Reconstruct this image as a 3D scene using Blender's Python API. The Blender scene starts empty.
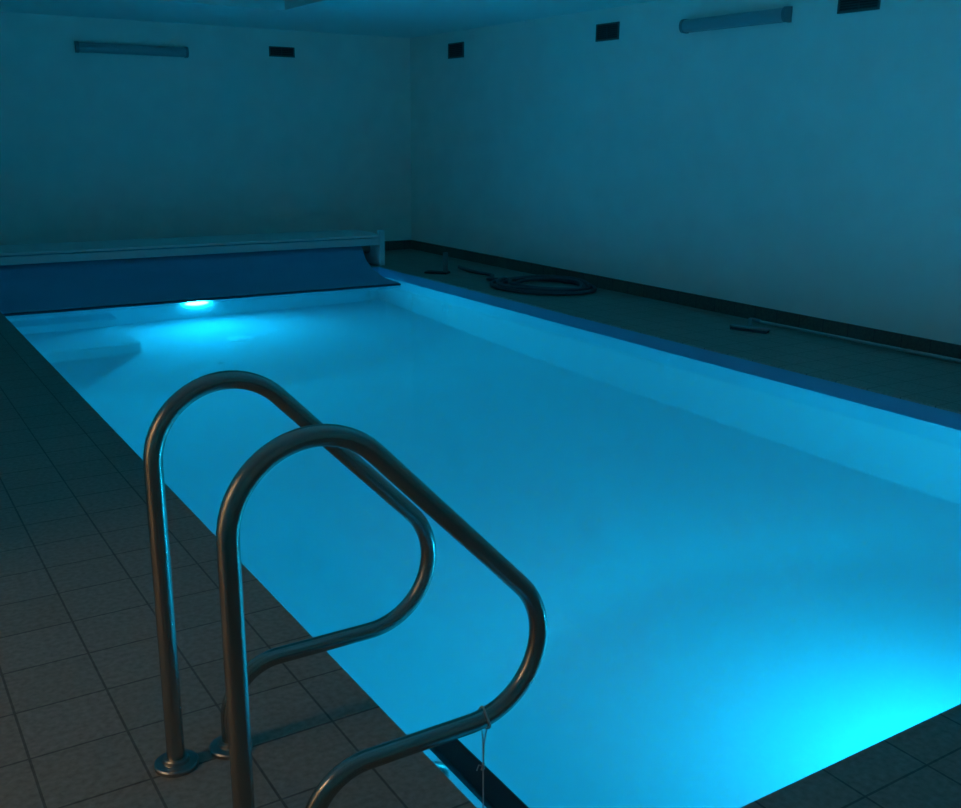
import bpy, bmesh, math, random
from mathutils import Vector, Matrix
random.seed(4)
sc = bpy.context.scene
COL = sc.collection
PI = math.pi

# ------------------------------------------------------------------ dimensions (metres)
X0, X1 = 1.07, 5.25          # pool, across
Y0, Y1 = 1.374, 10.55        # pool, along
WL, WR, WN, WB = -1.30, 6.455, -1.60, 11.97   # room walls
CZ = 2.66                    # ceiling height
WZ = -0.105                  # water level
YBREAK, ZS, ZD = 7.65, -1.24, -1.73          # floor of the pool: shallow, slope break, deep
HX0, HX1, HY0, HY1, HZ = 0.9, 4.02, 3.2, 10.05, 2.98   # recess in the ceiling

# ------------------------------------------------------------------ materials
def new_mat(name, col, rough=.5, metal=0., spec=.5, bump=None, var=None, coat=0.):
    m = bpy.data.materials.new(name); m.use_nodes = True
    nt = m.node_tree; b = nt.nodes['Principled BSDF']
    b.inputs['Base Color'].default_value = (*col, 1)
    b.inputs['Roughness'].default_value = rough
    b.inputs['Metallic'].default_value = metal
    b.inputs['Specular IOR Level'].default_value = spec
    b.inputs['Coat Weight'].default_value = coat
    geo = nt.nodes.new('ShaderNodeNewGeometry')
    if var:
        sc_, amt = var
        n = nt.nodes.new('ShaderNodeTexNoise'); n.inputs['Scale'].default_value = sc_; n.inputs['Detail'].default_value = 4
        nt.links.new(geo.outputs['Position'], n.inputs['Vector'])
        r = nt.nodes.new('ShaderNodeMapRange')
        r.inputs[1].default_value = .3; r.inputs[2].default_value = .7
        r.inputs[3].default_value = 1 - amt; r.inputs[4].default_value = 1 + amt
        nt.links.new(n.outputs['Fac'], r.inputs[0])
        v = nt.nodes.new('ShaderNodeVectorMath'); v.operation = 'SCALE'
        v.inputs[0].default_value = col
        nt.links.new(r.outputs[0], v.inputs['Scale'])
        nt.links.new(v.outputs[0], b.inputs['Base Color'])
    if bump:
        sc_, st, dist = bump
        n = nt.nodes.new('ShaderNodeTexNoise'); n.inputs['Scale'].default_value = sc_; n.inputs['Detail'].default_value = 3
        nt.links.new(geo.outputs['Position'], n.inputs['Vector'])
        bp = nt.nodes.new('ShaderNodeBump'); bp.inputs['Strength'].default_value = st; bp.inputs['Distance'].default_value = dist
        nt.links.new(n.outputs['Fac'], bp.inputs['Height'])
        nt.links.new(bp.outputs[0], b.inputs['Normal'])
    return m

def tile_mat(name, c1, c2, grout, size, off, plane='XY', mortar=.0035, rough=.55):
    m = bpy.data.materials.new(name); m.use_nodes = True
    nt = m.node_tree; b = nt.nodes['Principled BSDF']
    geo = nt.nodes.new('ShaderNodeNewGeometry')
    sep = nt.nodes.new('ShaderNodeSeparateXYZ'); nt.links.new(geo.outputs['Position'], sep.inputs[0])
    com = nt.nodes.new('ShaderNodeCombineXYZ')
    for k, ax in enumerate(plane):
        a = nt.nodes.new('ShaderNodeMath'); a.operation = 'SUBTRACT'; a.inputs[1].default_value = off[k] - 40 * size[k]
        nt.links.new(sep.outputs['XYZ'.index(ax)], a.inputs[0])
        nt.links.new(a.outputs[0], com.inputs[k])
    br = nt.nodes.new('ShaderNodeTexBrick'); br.offset = 0; br.squash = 1
    br.inputs['Scale'].default_value = 1
    br.inputs['Brick Width'].default_value = size[0]; br.inputs['Row Height'].default_value = size[1]
    br.inputs['Mortar Size'].default_value = mortar; br.inputs['Mortar Smooth'].default_value = .15
    br.inputs['Color1'].default_value = (*c1, 1); br.inputs['Color2'].default_value = (*c2, 1); br.inputs['Mortar'].default_value = (*grout, 1)
    nt.links.new(com.outputs[0], br.inputs['Vector'])
    n = nt.nodes.new('ShaderNodeTexNoise'); n.inputs['Scale'].default_value = 55; n.inputs['Detail'].default_value = 5
    nt.links.new(geo.outputs['Position'], n.inputs['Vector'])
    r = nt.nodes.new('ShaderNodeMapRange'); r.inputs[1].default_value = .3; r.inputs[2].default_value = .7; r.inputs[3].default_value = .8; r.inputs[4].default_value = 1.2
    nt.links.new(n.outputs['Fac'], r.inputs[0])
    v = nt.nodes.new('ShaderNodeVectorMath'); v.operation = 'SCALE'
    nt.links.new(br.outputs['Color'], v.inputs[0]); nt.links.new(r.outputs[0], v.inputs['Scale'])
    nt.links.new(v.outputs[0], b.inputs['Base Color'])
    bp = nt.nodes.new('ShaderNodeBump'); bp.inputs['Strength'].default_value = .5; bp.inputs['Distance'].default_value = .002; bp.invert = True
    nt.links.new(br.outputs['Fac'], bp.inputs['Height']); nt.links.new(bp.outputs[0], b.inputs['Normal'])
    b.inputs['Roughness'].default_value = rough; b.inputs['Specular IOR Level'].default_value = .35
    return m

def emit_mat(name, col, strength):
    m = bpy.data.materials.new(name); m.use_nodes = True
    nt = m.node_tree; nt.nodes.clear()
    e = nt.nodes.new('ShaderNodeEmission'); e.inputs[0].default_value = (*col, 1); e.inputs[1].default_value = strength
    o = nt.nodes.new('ShaderNodeOutputMaterial'); nt.links.new(e.outputs[0], o.inputs[0])
    return m

def water_mat():
    m = bpy.data.materials.new('pool water'); m.use_nodes = True
    nt = m.node_tree; nt.nodes.clear()
    g = nt.nodes.new('ShaderNodeBsdfGlass'); g.inputs['IOR'].default_value = 1.333; g.inputs['Roughness'].default_value = .12
    geo = nt.nodes.new('ShaderNodeNewGeometry')
    n = nt.nodes.new('ShaderNodeTexNoise'); n.inputs['Scale'].default_value = 9.0; n.inputs['Detail'].default_value = 2
    nt.links.new(geo.outputs['Position'], n.inputs['Vector'])
    bp = nt.nodes.new('ShaderNodeBump'); bp.inputs['Strength'].default_value = .04; bp.inputs['Distance'].default_value = .01
    nt.links.new(n.outputs['Fac'], bp.inputs['Height']); nt.links.new(bp.outputs[0], g.inputs['Normal'])
    o = nt.nodes.new('ShaderNodeOutputMaterial'); nt.links.new(g.outputs[0], o.inputs[0])
    return m

LAMP_COL = (.004, .55, 1.0)
M = dict(
    wall=new_mat('painted plaster', (.90, .90, .82), .8, bump=(160, .35, .002), var=(3, .03)),
    ceil=new_mat('ceiling paint', (.90, .90, .87), .85, bump=(120, .15, .001)),
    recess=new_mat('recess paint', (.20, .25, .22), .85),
    tile=tile_mat('deck tiles', (.30, .25, .215), (.275, .235, .20), (.13, .112, .10), (.235, .235), (.228, 2.424)),
    plinth_x=tile_mat('plinth tiles right', (.155, .125, .105), (.135, .11, .095), (.07, .06, .055), (.235, .3), (0, -.1), 'YZ'),
    plinth_y=tile_mat('plinth tiles back', (.155, .125, .105), (.135, .11, .095), (.07, .06, .055), (.235, .3), (.228, -.1), 'XZ'),
    liner=new_mat('pool liner', (.56, .60, .63), .6, spec=.3, bump=(150, .12, .001)),
    water=water_mat(),
    frieze=new_mat('blue water line band', (.15, .32, .48), .5),
    steel=new_mat('brushed stainless steel', (.43, .38, .34), .27, 1.),
    steel_dull=new_mat('dull stainless steel', (.36, .33, .31), .38, 1.),
    black=new_mat('black rubber plastic', (.02, .02, .024), .55),
    cover=new_mat('blue cover slats', (.16, .42, .62), .45),
    cover_edge=new_mat('dark cover edge', (.02, .03, .06), .5),
    bench=new_mat('white bench panels', (.72, .73, .71), .5),
    dark=new_mat('vent interior', (.02, .02, .022), .7),
    vent=new_mat('dark vent grille', (.05, .045, .045), .5),
    ventframe=new_mat('vent frame', (.11, .11, .11), .5),
    lum=new_mat('frosted lamp cover', (.33, .37, .40), .35),
    lumbase=new_mat('lamp housing', (.20, .22, .24), .5),
    hose=new_mat('dark blue hose', (.065, .075, .10), .5),
    pole=new_mat('aluminium pole', (.45, .45, .43), .4, .5),
    brush=new_mat('pale brush plastic', (.22, .24, .26), .5),
    post=new_mat('grey post plastic', (.16, .16, .17), .5),
    cord=new_mat('grey braided cord', (.50, .47, .44), .8),
    white=new_mat('white pool fitting', (.85, .87, .87), .4),
    leaf=new_mat('wet brown leaf', (.06, .07, .06), .7),
    door=new_mat('door frame paint', (.5, .47, .42), .5),
    lens=emit_mat('pool lamp lens', LAMP_COL, 262.0),
    bulb=emit_mat('corridor lamp glow', (1., .72, .46), 50.0),
)

# ------------------------------------------------------------------ mesh helpers
def link(name, bm, mat, parent=None, smooth=False, bevel=0., auto=None):
    bmesh.ops.recalc_face_normals(bm, faces=bm.faces[:])
    me = bpy.data.meshes.new(name); bm.to_mesh(me); bm.free()
    me.materials.append(mat)
    if smooth:
        for p in me.polygons: p.use_smooth = True
    if auto is not None:
        me.set_sharp_from_angle(angle=math.radians(auto))
    o = bpy.data.objects.new(name, me); COL.objects.link(o)
    if parent is not None:
        o.parent = parent
    if bevel:
        md = o.modifiers.new('bevel', 'BEVEL'); md.width = bevel; md.segments = 2; md.limit_method = 'ANGLE'; md.angle_limit = .6
    return o
def box(bm, x0, x1, y0, y1, z0, z1, mat4=None):
    vs = [bm.verts.new((x, y, z)) for x in (x0, x1) for y in (y0, y1) for z in (z0, z1)]
    for f in ((0, 1, 3, 2), (4, 6, 7, 5), (0, 4, 5, 1), (2, 3, 7, 6), (0, 2, 6, 4), (1, 5, 7, 3)):
        bm.faces.new([vs[i] for i in f])
    if mat4 is not None:
        for v in vs: v.co = mat4 @ v.co
def boxes(*bs):
    bm = bmesh.new()
    for b in bs: box(bm, *b)
    return bm
def prism(bm, pts, axis, a, b):
    """closed outline pts (2D) extruded along axis ('X': pts are (y,z); 'Y': (x,z); 'Z': (x,y))"""
    def P(p, t): return {'X': (t, p[0], p[1]), 'Y': (p[0], t, p[1]), 'Z': (p[0], p[1], t)}[axis]
    A = [bm.verts.new(P(p, a)) for p in pts]; B = [bm.verts.new(P(p, b)) for p in pts]
    n = len(pts)
    for i in range(n): bm.faces.new((A[i], A[(i + 1) % n], B[(i + 1) % n], B[i]))
    bm.faces.new(A[::-1]); bm.faces.new(B)
def tube(bm, pts, r, seg=20, closed=False, caps=True):
    pts = [Vector(p) for p in pts]; n = len(pts)
    rings = []; up = None
    for i, p in enumerate(pts):
        a = pts[i - 1] if (i > 0 or closed) else p; c = pts[(i + 1) % n] if (i < n - 1 or closed) else p
        t = (c - a).normalized()
        if up is None:
            up = t.orthogonal().normalized()
        up = (up - t * up.dot(t)).normalized()
        w = t.cross(up)
        rings.append([bm.verts.new(p + (up * math.cos(2 * PI * k / seg) + w * math.sin(2 * PI * k / seg)) * r) for k in range(seg)])
    for i in range(n - 1 + (1 if closed else 0)):
        A, B = rings[i], rings[(i + 1) % n]
        for k in range(seg): bm.faces.new((A[k], A[(k + 1) % seg], B[(k + 1) % seg], B[k]))
    if caps and not closed:
        bm.faces.new(rings[0][::-1]); bm.faces.new(rings[-1])
def lathe(bm, prof, c, axis='Z', seg=40, flip=1):
    """profile (radius, height) turned round an axis through c"""
    rings = []
    for r, h in prof:
        ring = []
        for k in range(seg):
            a = 2 * PI * k / seg; u, v = r * math.cos(a), r * math.sin(a)
            d = {'Z': (u, v, h), 'Y': (u, h * flip, v), 'X': (h * flip, u, v)}[axis]
            ring.append(bm.verts.new((c[0] + d[0], c[1] + d[1], c[2] + d[2])))
        rings.append(ring)
    for i in range(len(rings) - 1):
        for k in range(seg): bm.faces.new((rings[i][k], rings[i][(k + 1) % seg], rings[i + 1][(k + 1) % seg], rings[i + 1][k]))
    bm.faces.new(rings[0][::-1]); bm.faces.new(rings[-1])
def fillet(path, n=14):
    """polyline of (point, radius) -> points with rounded corners"""
    out = [Vector(path[0][0])]
    for i in range(1, len(path) - 1):
        p, r = Vector(path[i][0]), path[i][1]
        a = (Vector(path[i - 1][0]) - p).normalized(); b = (Vector(path[i + 1][0]) - p).normalized()
        ang = a.angle(b)
        if r <= 0: out.append(p); continue
        d = r / math.tan(ang / 2); cen = p + (a + b).normalized() * (r / math.sin(ang / 2))
        s, e = p + a * d - cen, p + b * d - cen
        tot = s.angle(e); ax = s.cross(e).normalized()
        for k in range(n + 1): out.append(cen + Matrix.Rotation(tot * k / n, 3, ax) @ s)
    out.append(Vector(path[-1][0]))
    return out

# ------------------------------------------------------------------ tagging
def tag(o, label, cat, group=None, kind=None):
    o['label'] = label; o['category'] = cat
    if group: o['group'] = group
    if kind: o['kind'] = kind
    return o
def thing(name, loc, label, cat, group=None):
    o = bpy.data.objects.new(name, None); COL.objects.link(o); o.location = loc; o.empty_display_size = .1
    bpy.context.view_layer.update()
    return tag(o, label, cat, group)
def part(name, bm, mat, par, **k):
    """child mesh built in world coordinates, kept there"""
    o = link(name, bm, mat, par, **k)
    m = Matrix.Identity(4); q = par
    while q is not None:
        m = Matrix.Translation(q.location) @ m if q.parent is None else m
        q = q.parent
    if par.parent is None:
        o.matrix_parent_inverse = m.inverted()
    return o
def struct(name, bm, mat, label=None, parent=None, **k):
    o = link(name, bm, mat, parent, **k); o['kind'] = 'structure'
    if label: o['label'] = label
    return o

# ------------------------------------------------------------------ the room
T = .15
struct('floor', boxes((WL - 1.6, X0, WN, WB, -.012, 0), (X1, WR, WN, WB, -.012, 0), (X0, X1, WN, Y0, -.012, 0), (X0, X1, Y1, WB, -.012, 0)), M['tile'],
       'brown square tiled deck around the indoor pool')
struct('wall_back', boxes((WL - T, WR + T, WB, WB + T, 0, CZ)), M['wall'], 'plain plastered end wall behind the cover bench')
struct('wall_right', boxes((WR, WR + T, WN - T, WB, 0, CZ)), M['wall'], 'long plastered wall on the right of the pool')
struct('wall_near', boxes((WL - T, WR, WN - T, WN, 0, CZ)), M['wall'], 'end wall behind the viewer')
DY0, DY1, DZ = 1.55, 2.75, 2.1
struct('wall_left', boxes((WL - T, WL, WN, DY0, 0, CZ), (WL - T, WL, DY1, WB, 0, CZ), (WL - T, WL, DY0, DY1, DZ, CZ)), M['wall'], 'long wall on the left with the doorway')
struct('door_1', boxes((WL - T - .01, WL + .012, DY0, DY0 + .05, 0, DZ - .05), (WL - T - .01, WL + .012, DY1 - .05, DY1, 0, DZ - .05), (WL - T - .01, WL + .012, DY0, DY1, DZ - .05, DZ)), M['door'], 'open doorway frame in the left wall')
struct('wall_corridor', boxes((WL - 1.6 - T, WL - 1.6, DY0 - .3, DY1 + .3, 0, 2.5), (WL - 1.6, WL - T, DY0 - .3 - T, DY0 - .3, 0, 2.5), (WL - 1.6, WL - T, DY1 + .3, DY1 + .3 + T, 0, 2.5),
       (WL - 1.6, WL - T, DY0 - .3, DY1 + .3, 2.5, 2.6)), M['wall'], 'small corridor beyond the doorway')

bm = boxes((WL, HX0, WN, WB, CZ, CZ + .1), (HX1, WR, WN, WB, CZ, CZ + .1), (HX0, HX1, WN, HY0, CZ, CZ + .1), (HX0, HX1, HY1, WB, CZ, CZ + .1))
ceiling = struct('ceiling', bm, M['ceil'], 'pale ceiling with a raised recess above the pool')
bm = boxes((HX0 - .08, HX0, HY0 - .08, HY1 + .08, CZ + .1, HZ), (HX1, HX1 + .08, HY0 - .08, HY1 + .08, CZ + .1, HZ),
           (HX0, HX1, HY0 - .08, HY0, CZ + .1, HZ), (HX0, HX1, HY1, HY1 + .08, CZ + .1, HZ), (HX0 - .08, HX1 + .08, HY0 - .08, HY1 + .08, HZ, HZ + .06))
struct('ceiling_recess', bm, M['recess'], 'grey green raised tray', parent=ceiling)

PH = .12
struct('baseboard_right', boxes((WR - .012, WR, WN, WB, 0, PH)), M['plinth_x'], 'dark tile skirting along the right wall')
struct('baseboard_back', boxes((WL, WR - .012, WB - .012, WB, 0, PH)), M['plinth_y'], 'dark tile skirting along the end wall')

# pool basin: liner shell with a sloping floor
def basin_profile(o, top):
    return [(Y0 - o, top), (Y0 - o, ZS - o), (YBREAK, ZD - o), (Y1 + o, ZD - o), (Y1 + o, top)]
bm = bmesh.new()
inner = basin_profile(0, -.012); outer = basin_profile(.12, -.012)
IV = [[bm.verts.new((x, y, z)) for y, z in inner] for x in (X0, X1)]
OV = [[bm.verts.new((x, y, z)) for y, z in outer] for x in (X0 - .12, X1 + .12)]
for V in (IV, OV):
    bm.faces.new(V[0]); bm.faces.new(V[1][::-1])
    for i in range(4): bm.faces.new((V[0][i], V[0][i + 1], V[1][i + 1], V[1][i]))
for s in (0, 1):
    bm.faces.new((IV[s][0], IV[s][4], OV[s][4], OV[s][0]))
for i in (0, 4):
    bm.faces.new((IV[0][i], IV[1][i], OV[1][i], OV[0][i]))
basin = struct('pool_basin', bm, M['liner'], 'white lined rectangular swimming pool basin with sloping bottom')

# dark blue frieze at the water line
bm = boxes((X0, X1, Y0, Y0 + .002, -.105, -.012), (X0, X1, Y1 - .002, Y1, -.105, -.012), (X0, X0 + .002, Y0 + .002, Y1 - .002, -.105, -.012), (X1 - .002, X1, Y0 + .002, Y1 - .002, -.105, -.012))
struct('waterline_band', bm, M['frieze'], 'blue band round the water line', parent=basin)

# body of water, its sides sunk into the basin's walls
bm = bmesh.new(); prof = basin_profile(.05, WZ)
prism(bm, prof, 'X', X0 - .05, X1 + .05)
tag(link('pool_water', bm, M['water']), 'still clear water filling the blue lit pool', 'water', kind='stuff')

# ------------------------------------------------------------------ underwater fittings
bm = bmesh.new()
prism(bm, [(9.29, ZD), (9.29, -1.405), (9.305, -1.39), (10.15, -1.39), (10.15, -1.095), (10.165, -1.08), (10.47, -1.08), (10.47, -.79), (10.485, -.775), (Y1, -.775), (Y1, ZD)], 'X', X0, 2.2)
tag(link('pool_steps', bm, M['liner']), 'submerged white steps in the far left corner of the pool', 'steps')

def pool_light(y, sgn, z, label):
    t = thing('pool_light', (3.10, y, z), label, 'light', 'underwater pool lights')
    bm = bmesh.new(); c = (3.10, y, z)
    lathe(bm, [(.165, 0), (.165, .012), (.155, .022), (.125, .024), (.122, .006), (.122, 0)], c, 'Y', 48, sgn)
    part('rim', bm, M['white'], t, smooth=True, auto=40)
    bm = bmesh.new(); lathe(bm, [(.118, .002), (.118, .014), (.09, .024), (.05, .029), (.01, .031)], c, 'Y', 40, sgn)
    part('lens', bm, M['lens'], t, smooth=True)
pool_light(Y1, -1, -.98, 'glowing round underwater lamp at the far end of the pool below the blue cover')
pool_light(Y0, 1, -.64, 'round underwater lamp on the near end wall, hidden below the near deck edge')

t = thing('floor_drain', (3.17, 9.40, ZD), 'pale round drain cover on the deep pool floor in front of the far lamp', 'drain')
bm = bmesh.new(); lathe(bm, [(.13, 0), (.125, .006), (.11, .009), (.01, .010)], (3.17, 9.40, ZD), 'Z', 40); part('drain_cover', bm, M['white'], t, smooth=True)
bm = bmesh.new()
for k in range(-3, 4):
    w = math.sqrt(.1 ** 2 - (k * .025) ** 2); box(bm, 3.17 - w, 3.17 + w, 9.40 + k * .025 - .005, 9.40 + k * .025 + .005, ZD + .006, ZD + .0125)
part('grate', bm, M['white'], t)

bm = bmesh.new()
bmesh.ops.create_grid(bm, x_segments=8, y_segments=6, size=1)
for v in bm.verts:
    u = v.co.x; w = v.co.y * math.cos(u * PI / 2) ** .8 * .018 if abs(u) < 1 else 0
    v.co = Vector((2.715 + u * .035, 8.605 + w, ZD + .006 + .006 * abs(v.co.y) + .004 * math.sin(u * 3)))
lf = link('leaf', bm, M['leaf'], smooth=True); md = lf.modifiers.new('thick', 'SOLIDIFY'); md.thickness = .002
tag(lf, 'small dark leaf lying on the pool floor above the handrail arch', 'leaf')

# ------------------------------------------------------------------ handrails
R_T = .0215
def rail_path(y):
    # vertex where leg line meets the diagonal so that the arc (r=.175) is tangent to both
    r = .175; cx, cz = .53 + r, .773; a = math.radians(44)
    tx, tz = cx + r * math.cos(a), cz + r * math.sin(a)
    dirx, dirz = math.sin(a), -math.cos(a)
    k = (tx - .53) / dirx
    top = (.53, y, tz - dirz * k)
    k2 = (tz - .219) / -dirz
    low = (tx + dirx * k2, y, .219)
    return fillet([((.53, y, 0.0), 0), (top, r), (low, .181), ((.667, y, .219), .135), ((.667, y, 0.0), 0)], 22)
def handrail(y, label):
    t = thing('handrail', (.6, y, 0), label, 'handrail', 'pair of pool handrails')
    bm = bmesh.new(); tube(bm, rail_path(y), R_T, 24); part('rail', bm, M['steel'], t, smooth=True, auto=60)
    for x in (.53, .667):
        bm = bmesh.new(); lathe(bm, [(.053, .0), (.053, .009), (.050, .012), (.033, .0135), (.031, .016), (.030, .022), (.027, .025), (.0222, .0255)], (x, y, 0), 'Z', 40)
        part('base_flange', bm, M['steel_dull'], t, smooth=True, auto=35)
    return t
handrail(2.213, 'farther of the two bent stainless steel handrails, set behind the other')
handrail(1.70, 'nearer bent stainless steel handrail with a cord tied to it')

# ladder hung on the pool wall between the rails
t = thing('pool_ladder', (X0, 1.86, -.1), 'dark topped pool ladder in the water below the two handrails', 'ladder')
for y in (1.64, 2.085):
    bm = bmesh.new()
    tube(bm, fillet([((X0 + .002, y, -.20), 0), ((1.205, y, -.20), .06), ((1.205, y, -1.12), .06), ((X0 + .002, y, -1.12), 0)], 10), .0195, 18)
    part('stile', bm, M['steel_dull'], t, smooth=True, auto=60)
for k, z in enumerate((-.088, -.36, -.62, -.88)):
    bm = bmesh.new()
    y0, y1 = (1.625, 2.10) if k == 0 else (1.66, 2.065)
    box(bm, 1.168, 1.245, y0, y1, z - .028, z)
    tr = part('tread', bm, M['black'], t, bevel=.006)
    if k == 0:
        tr['label'] = 'dark top tread at the water line'

# cord tied round the nearer rail
bm = bmesh.new()
cx, cz, cy = 1.092, .2225, 1.70
tube(bm, [(cx + .004 * math.sin(a * 2), cy + (R_T + .003) * math.cos(a), cz + (R_T + .003) * math.sin(a)) for a in [2 * PI * k / 28 for k in range(28)]], .0024, 8, closed=True)
for s in (-1, 1):
    tube(bm, [(cx, cy + s * .012, cz - R_T - .001), (cx + s * .004, cy + s * .009, cz - .06), (cx + s * .002, cy + s * .004, cz - .10), (cx, cy, cz - .125)], .0016, 8)
tube(bm, [(cx - .004, cy, cz - .135), (cx + .003, cy + .003, cz - .128), (cx, cy, cz - .118), (cx - .003, cy - .003, cz - .125), (cx + .002, cy, cz - .132)], .003, 8)
tube(bm, [(cx - .001, cy, cz - .125), (cx - .012, cy, cz - .118), (cx - .02, cy - .004, cz - .128)], .0014, 8)
tube(bm, [(cx, cy, cz - .125), (cx + .0015, cy, cz - .22), (cx, cy, cz - .32), (cx, cy, cz - .3185)], .0017, 8)
tag(link('cord', bm, M['cord'], smooth=True), 'thin knotted cord hanging from the nearer handrail into the water', 'cord')

# ------------------------------------------------------------------ pool cover and its bench
t = thing('cover_bench', (3.15, 10.95, 0), 'long low white bench housing over the rolled pool cover at the far end', 'bench')
BX0, BX1 = .92, 5.285
bm = boxes((BX0, BX1, 10.585, 11.35, .327, .352)); part('top_board', bm, M['bench'], t, bevel=.004)
bm = boxes((BX0, BX1, 10.58, 10.60, .240, .318)); part('front_fascia', bm, M['bench'], t, bevel=.004)
bm = boxes((BX0, BX1, 11.33, 11.35, .05, .327)); part('back_board', bm, M['bench'], t)
for x0, x1 in ((BX0 - .07, BX0), (BX1, BX1 + .065)):
    bm = bmesh.new()
    prism(bm, [(10.575, 0), (10.575, .405), (10.64, .405), (10.66, .352), (11.36, .352), (11.36, 0)], 'X', x0, x1); part('end_panel', bm, M['bench'], t, bevel=.006)

t = thing('pool_cover', (3.15, 10.85, .17), 'blue slatted pool cover wound under the bench, its front slats lying on the water', 'pool cover')
bm = bmesh.new(); tube(bm, [(BX0 + .002, 10.88, .175), (BX1 - .002, 10.88, .175)], .06, 24); part('roller', bm, M['steel_dull'], t, smooth=True, auto=50)
# sheet: a spiral on the roller, then down the front and out over the water
pts = []
for k in range(90):
    a = PI / 2 - .0 + 2 * PI * 2.6 * (1 - k / 89.); r = .068 + .062 * k / 89.
    pts.append((10.88 + r * math.cos(a) * 1.0, .175 + r * math.sin(a)))
tail = [(10.80, .290), (10.73, .268), (10.665, .232), (10.615, .185), (10.575, .13), (10.53, .085), (10.46, .04), (10.36, .0), (10.24, -.04), (10.12, -.068), (10.0, -.082), (9.90, -.087), (9.80, -.088), (9.715, -.088)]
# smooth the tail with a Catmull-Rom pass
P = pts[-2:-1] + [pts[-1]] + tail + [(9.63, -.088)]
cur = []
for i in range(1, len(P) - 2):
    p0, p1, p2, p3 = (Vector(q) for q in P[i - 1:i + 3])
    for s in range(6):
        u = s / 6.
        cur.append(tuple(.5 * ((2 * p1) + (-p0 + p2) * u + (2 * p0 - 5 * p1 + 4 * p2 - p3) * u * u + (-p0 + 3 * p1 - 3 * p2 + p3) * u ** 3)))
cur.append(P[-2])
line = pts[:-1] + cur
th = .014
# cumulative length gives each slat its shallow rounded crown
L = 0; top, bot = [], []
for i, p in enumerate(line):
    a = Vector(line[max(i - 1, 0)]); b = Vector(line[min(i + 1, len(line) - 1)])
    if i: L += (Vector(p) - Vector(line[i - 1])).length
    d = (b - a).normalized(); nrm = Vector((d.y, -d.x))
    if nrm.dot(Vector((p[0] - 10.88, p[1] - .175))) < 0: nrm = -nrm
    off = .0015 * abs(math.sin(PI * L / .075)) ** .5
    top.append(Vector(p) + nrm * off); bot.append(Vector(p) - nrm * th)
bm = bmesh.new(); xs = (1.13, 5.085)
VT = [[bm.verts.new((x, q.x, q.y)) for q in top] for x in xs]; VB = [[bm.verts.new((x, q.x, q.y)) for q in bot] for x in xs]
n = len(line)
for i in range(n - 1):
    bm.faces.new((VT[0][i], VT[0][i + 1], VT[1][i + 1], VT[1][i])); bm.faces.new((VB[0][i], VB[0][i + 1], VB[1][i + 1], VB[1][i]))
    for s in (0, 1): bm.faces.new((VT[s][i], VT[s][i + 1], VB[s][i + 1], VB[s][i]))
for i in (0, n - 1): bm.faces.new((VT[0][i], VT[1][i], VB[1][i], VB[0][i]))
part('slat_sheet', bm, M['cover'], t, smooth=True, auto=50)
bm = boxes((1.12, 5.09, 9.69, 9.72, -.1045, -.082)); part('front_edge', bm, M['cover_edge'], t, bevel=.006)

# ------------------------------------------------------------------ wall fittings
def vent(wall, a0, a1, z0, z1, label):
    """wall 'R': a is y on the right wall; wall 'B': a is x on the back wall"""
    def B(u0, u1, d0, d1, w0, w1):
        return (WR - d1, WR - d0, u0, u1, w0, w1) if wall == 'R' else (u0, u1, WB - d1, WB - d0, w0, w1)
    ctr = (WR, (a0 + a1) / 2, z0) if wall == 'R' else ((a0 + a1) / 2, WB, z0)
    t = thing('wall_vent', ctr, label, 'vent', 'dark vents below the ceiling')
    f = .014
    part('frame', boxes(B(a0, a1, 0, .014, z0, z0 + f), B(a0, a1, 0, .014, z1 - f, z1), B(a0, a0 + f, 0, .014, z0 + f, z1 - f), B(a1 - f, a1, 0, .014, z0 + f, z1 - f)), M['ventframe'], t)
    part('backing', boxes(B(a0 + f, a1 - f, 0, .002, z0 + f, z1 - f)), M['dark'], t)
    bs = []; n = max(4, int((z1 - z0 - 2 * f) / .018)); h = (z1 - z0 - 2 * f) / n
    for k in range(n): bs.append(B(a0 + f, a1 - f, .003, .010, z0 + f + k * h + .1 * h, z0 + f + k * h + .55 * h))
    mid = (a0 + a1) / 2; bs.append(B(mid - .006, mid + .006, .003, .012, z0 + f, z1 - f))
    part('louvre', boxes(*bs), M['vent'], t)
vent('B', 4.57, 4.885, 2.355, 2.468, 'small dark vent on the end wall, right of the dim wall light')
vent('R', 10.643, 10.992, 2.358, 2.53, 'dark vent on the right wall nearest the far corner')
vent('R', 7.83, 8.168, 2.368, 2.525, 'dark vent on the right wall between the far corner vent and the wall light')
vent('R', 4.96, 5.32, 2.377, 2.55, 'dark vent right of the wall light on the right wall')

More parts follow.
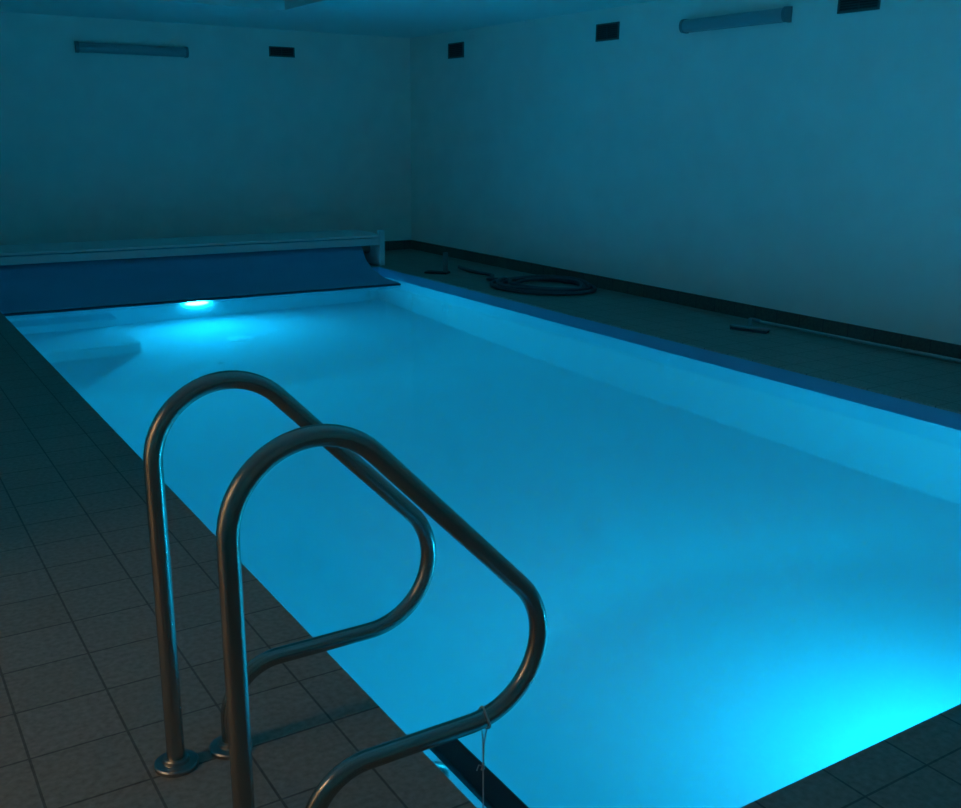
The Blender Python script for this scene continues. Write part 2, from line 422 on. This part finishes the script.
def wall_light(wall, a0, a1, zc, label):
    ctr = (WR, (a0 + a1) / 2, zc) if wall == 'R' else ((a0 + a1) / 2, WB, zc)
    t = thing('wall_light', ctr, label, 'light', 'unlit fluorescent wall lights')
    axis = 'Y' if wall == 'R' else 'X'; base = WR if wall == 'R' else WB
    def pr(pts, s0, s1):
        bm = bmesh.new()
        pts = [(base - d, z) for d, z in pts]
        prism(bm, pts, axis, s0, s1); return bm
    h = .052
    part('housing', pr([(0, zc - h), (0, zc + h), (.03, zc + h), (.03, zc - h)], a0 + .01, a1 - .01), M['lumbase'], t)
    cov = [(.03, zc - h)] + [(.03 + .055 * math.sin(PI * k / 12) ** .7, zc - h * math.cos(PI * k / 12)) for k in range(1, 12)] + [(.03, zc + h)]
    part('cover', pr(cov, a0 + .03, a1 - .03), M['lum'], t, smooth=True, auto=35)
    cap = [(0, zc - h - .006)] + [(.03 + .061 * math.sin(PI * k / 12) ** .7, zc - (h + .006) * math.cos(PI * k / 12)) for k in range(1, 12)] + [(0, zc + h + .006)]
    for s0, s1 in ((a0, a0 + .03), (a1 - .03, a1)):
        part('end_cap', pr(cap, s0, s1), M['lumbase'], t, smooth=True, auto=35)
wall_light('B', 2.39, 3.59, 2.352, 'unlit fluorescent tube light on the end wall above the cover bench')
wall_light('R', 5.757, 6.923, 2.412, 'unlit fluorescent tube light high on the right wall')

# ------------------------------------------------------------------ things on the right-hand deck
HR = .019
pts = []
hx, hy = 5.97, 8.24
turns = 4.2; N = 260
for k in range(N):
    u = k / (N - 1); a = 2 * PI * turns * u + 1.9
    lap = int(turns * u)
    r = .53 - .05 * turns * u + .012 * math.sin(3 * a + lap)
    wob = .03 * math.sin(a * .5 + 1)
    pts.append((hx + (r * .94 + wob) * math.cos(a), hy + (r * 1.12 - wob) * math.sin(a), HR + .004 + .028 * abs(math.sin(a * 1.05)) * (1 if lap % 2 else .15)))
pts = [(q[0], q[1], max(HR, q[2])) for q in pts]
st = Vector(pts[0]); lead = []
ctrl = [Vector((5.98, 9.95, HR)), Vector((5.90, 9.55, HR)), Vector((5.92, 9.15, HR)), Vector((5.72, 8.92, HR)), st]
for i in range(len(ctrl) - 1):
    p0 = ctrl[max(i - 1, 0)]; p1 = ctrl[i]; p2 = ctrl[i + 1]; p3 = ctrl[min(i + 2, len(ctrl) - 1)] if i + 2 < len(ctrl) else Vector(pts[6])
    for s in range(10):
        u = s / 10.
        lead.append(.5 * ((2 * p1) + (-p0 + p2) * u + (2 * p0 - 5 * p1 + 4 * p2 - p3) * u * u + (-p0 + 3 * p1 - 3 * p2 + p3) * u ** 3))
bm = bmesh.new(); tube(bm, [tuple(q) for q in lead] + pts, HR, 12)
tag(link('hose', bm, M['hose'], smooth=True), 'coiled dark hose lying on the right deck by the skirting', 'hose')

t = thing('pool_brush', (6.1, 5.5, 0), 'long pale pole with a flat brush head lying along the right wall', 'pool brush')
a, b = Vector((6.285, 5.72, .035)), Vector((6.445, 3.2, .0165))
bm = bmesh.new(); tube(bm, [a.lerp(b, .0), a.lerp(b, .55)], .0115, 16); part('pole', bm, M['pole'], t, smooth=True, auto=60)
bm = bmesh.new(); tube(bm, [a.lerp(b, .54), b], .014, 16); part('sleeve', bm, M['pole'], t, smooth=True, auto=60)
bm = bmesh.new(); tube(bm, fillet([(a.lerp(b, .02), 0), (Vector((6.26, 5.76, .045)), .02), (Vector((6.06, 5.56, .03)), 0)], 6), .016, 14); part('socket', bm, M['brush'], t, smooth=True, auto=60)
rot = Matrix.Translation((6.03, 5.54, 0)) @ Matrix.Rotation(math.atan2(-.24, .083), 4, 'Z')
bm = bmesh.new(); box(bm, -.16, .16, -.035, .035, .022, .04, rot); part('brush_head', bm, M['brush'], t, bevel=.006)
for s in (-.022, .022):
    bm = bmesh.new(); saw = [(-.155, .022)]
    for k in range(20): saw += [(-.155 + k * .0155, .001), (-.145 + k * .0155, .001), (-.143 + k * .0155, .012)]
    saw += [(.155, .022)]
    prism(bm, saw, 'Y', s - .007, s + .007)
    for v in bm.verts: v.co = rot @ v.co
    part('bristle_row', bm, M['hose'], t)

t = thing('post_stand', (5.6, 9.7, 0), 'small dark foot plate with a short upright grey post on the far right deck', 'stand')
rot = Matrix.Translation((5.545, 9.69, 0)) @ Matrix.Rotation(math.atan2(-.17, .15), 4, 'Z')
bm = bmesh.new(); box(bm, -.13, .13, -.07, .07, 0, .02, rot); part('foot_plate', bm, M['dark'], t, bevel=.004)
bm = bmesh.new(); box(bm, .07, .118, -.02, .02, .02, .235, rot); part('post', bm, M['post'], t, bevel=.004)

# ------------------------------------------------------------------ light beyond the doorway
t = thing('corridor_lamp', (WL - .75, 2.2, 2.5), 'round warm ceiling lamp in the corridor beyond the doorway', 'lamp')
bm = bmesh.new(); lathe(bm, [(.13, 0), (.13, -.02), (.11, -.03)], (WL - .75, 2.2, 2.5)); part('lamp_base', bm, M['white'], t)
bm = bmesh.new(); lathe(bm, [(.11, -.03), (.11, -.05), (.085, -.08), (.04, -.095), (.005, -.1)], (WL - .75, 2.2, 2.5)); part('lamp_shade', bm, M['bulb'], t, smooth=True)

w = bpy.data.worlds.new('world'); sc.world = w; w.use_nodes = True
w.node_tree.nodes['Background'].inputs[0].default_value = (0, 0, 0, 1)

# ------------------------------------------------------------------ camera
cd = bpy.data.cameras.new('camera'); cam = bpy.data.objects.new('camera', cd); COL.objects.link(cam)
right = Vector((.84652502, -.53226302, .00956368)); down = Vector((-.13013677, -.22432613, -.9657858)); fwd = Vector((.51619745, .81631726, -.25916467))
cam.matrix_world = Matrix(((right.x, -down.x, -fwd.x, 0), (right.y, -down.y, -fwd.y, 0), (right.z, -down.z, -fwd.z, 1.5), (0, 0, 0, 1)))
cd.sensor_fit = 'HORIZONTAL'; cd.sensor_width = 36; cd.lens = 1008.37 * 36 / 961; cd.clip_start = .02
sc.camera = cam

# ------------------------------------------------------------------ look
sc.view_settings.view_transform = 'Standard'; sc.view_settings.look = 'None'; sc.view_settings.gamma = 1; sc.view_settings.use_curve_mapping = False
sc.view_settings.exposure = .62
cy = sc.cycles
cy.max_bounces = 14; cy.diffuse_bounces = 8; cy.glossy_bounces = 6; cy.transmission_bounces = 12
cy.caustics_reflective = True; cy.caustics_refractive = True; cy.blur_glossy = 0
cy.sample_clamp_indirect = 0
cy.use_denoising = True
cy.use_guiding = True
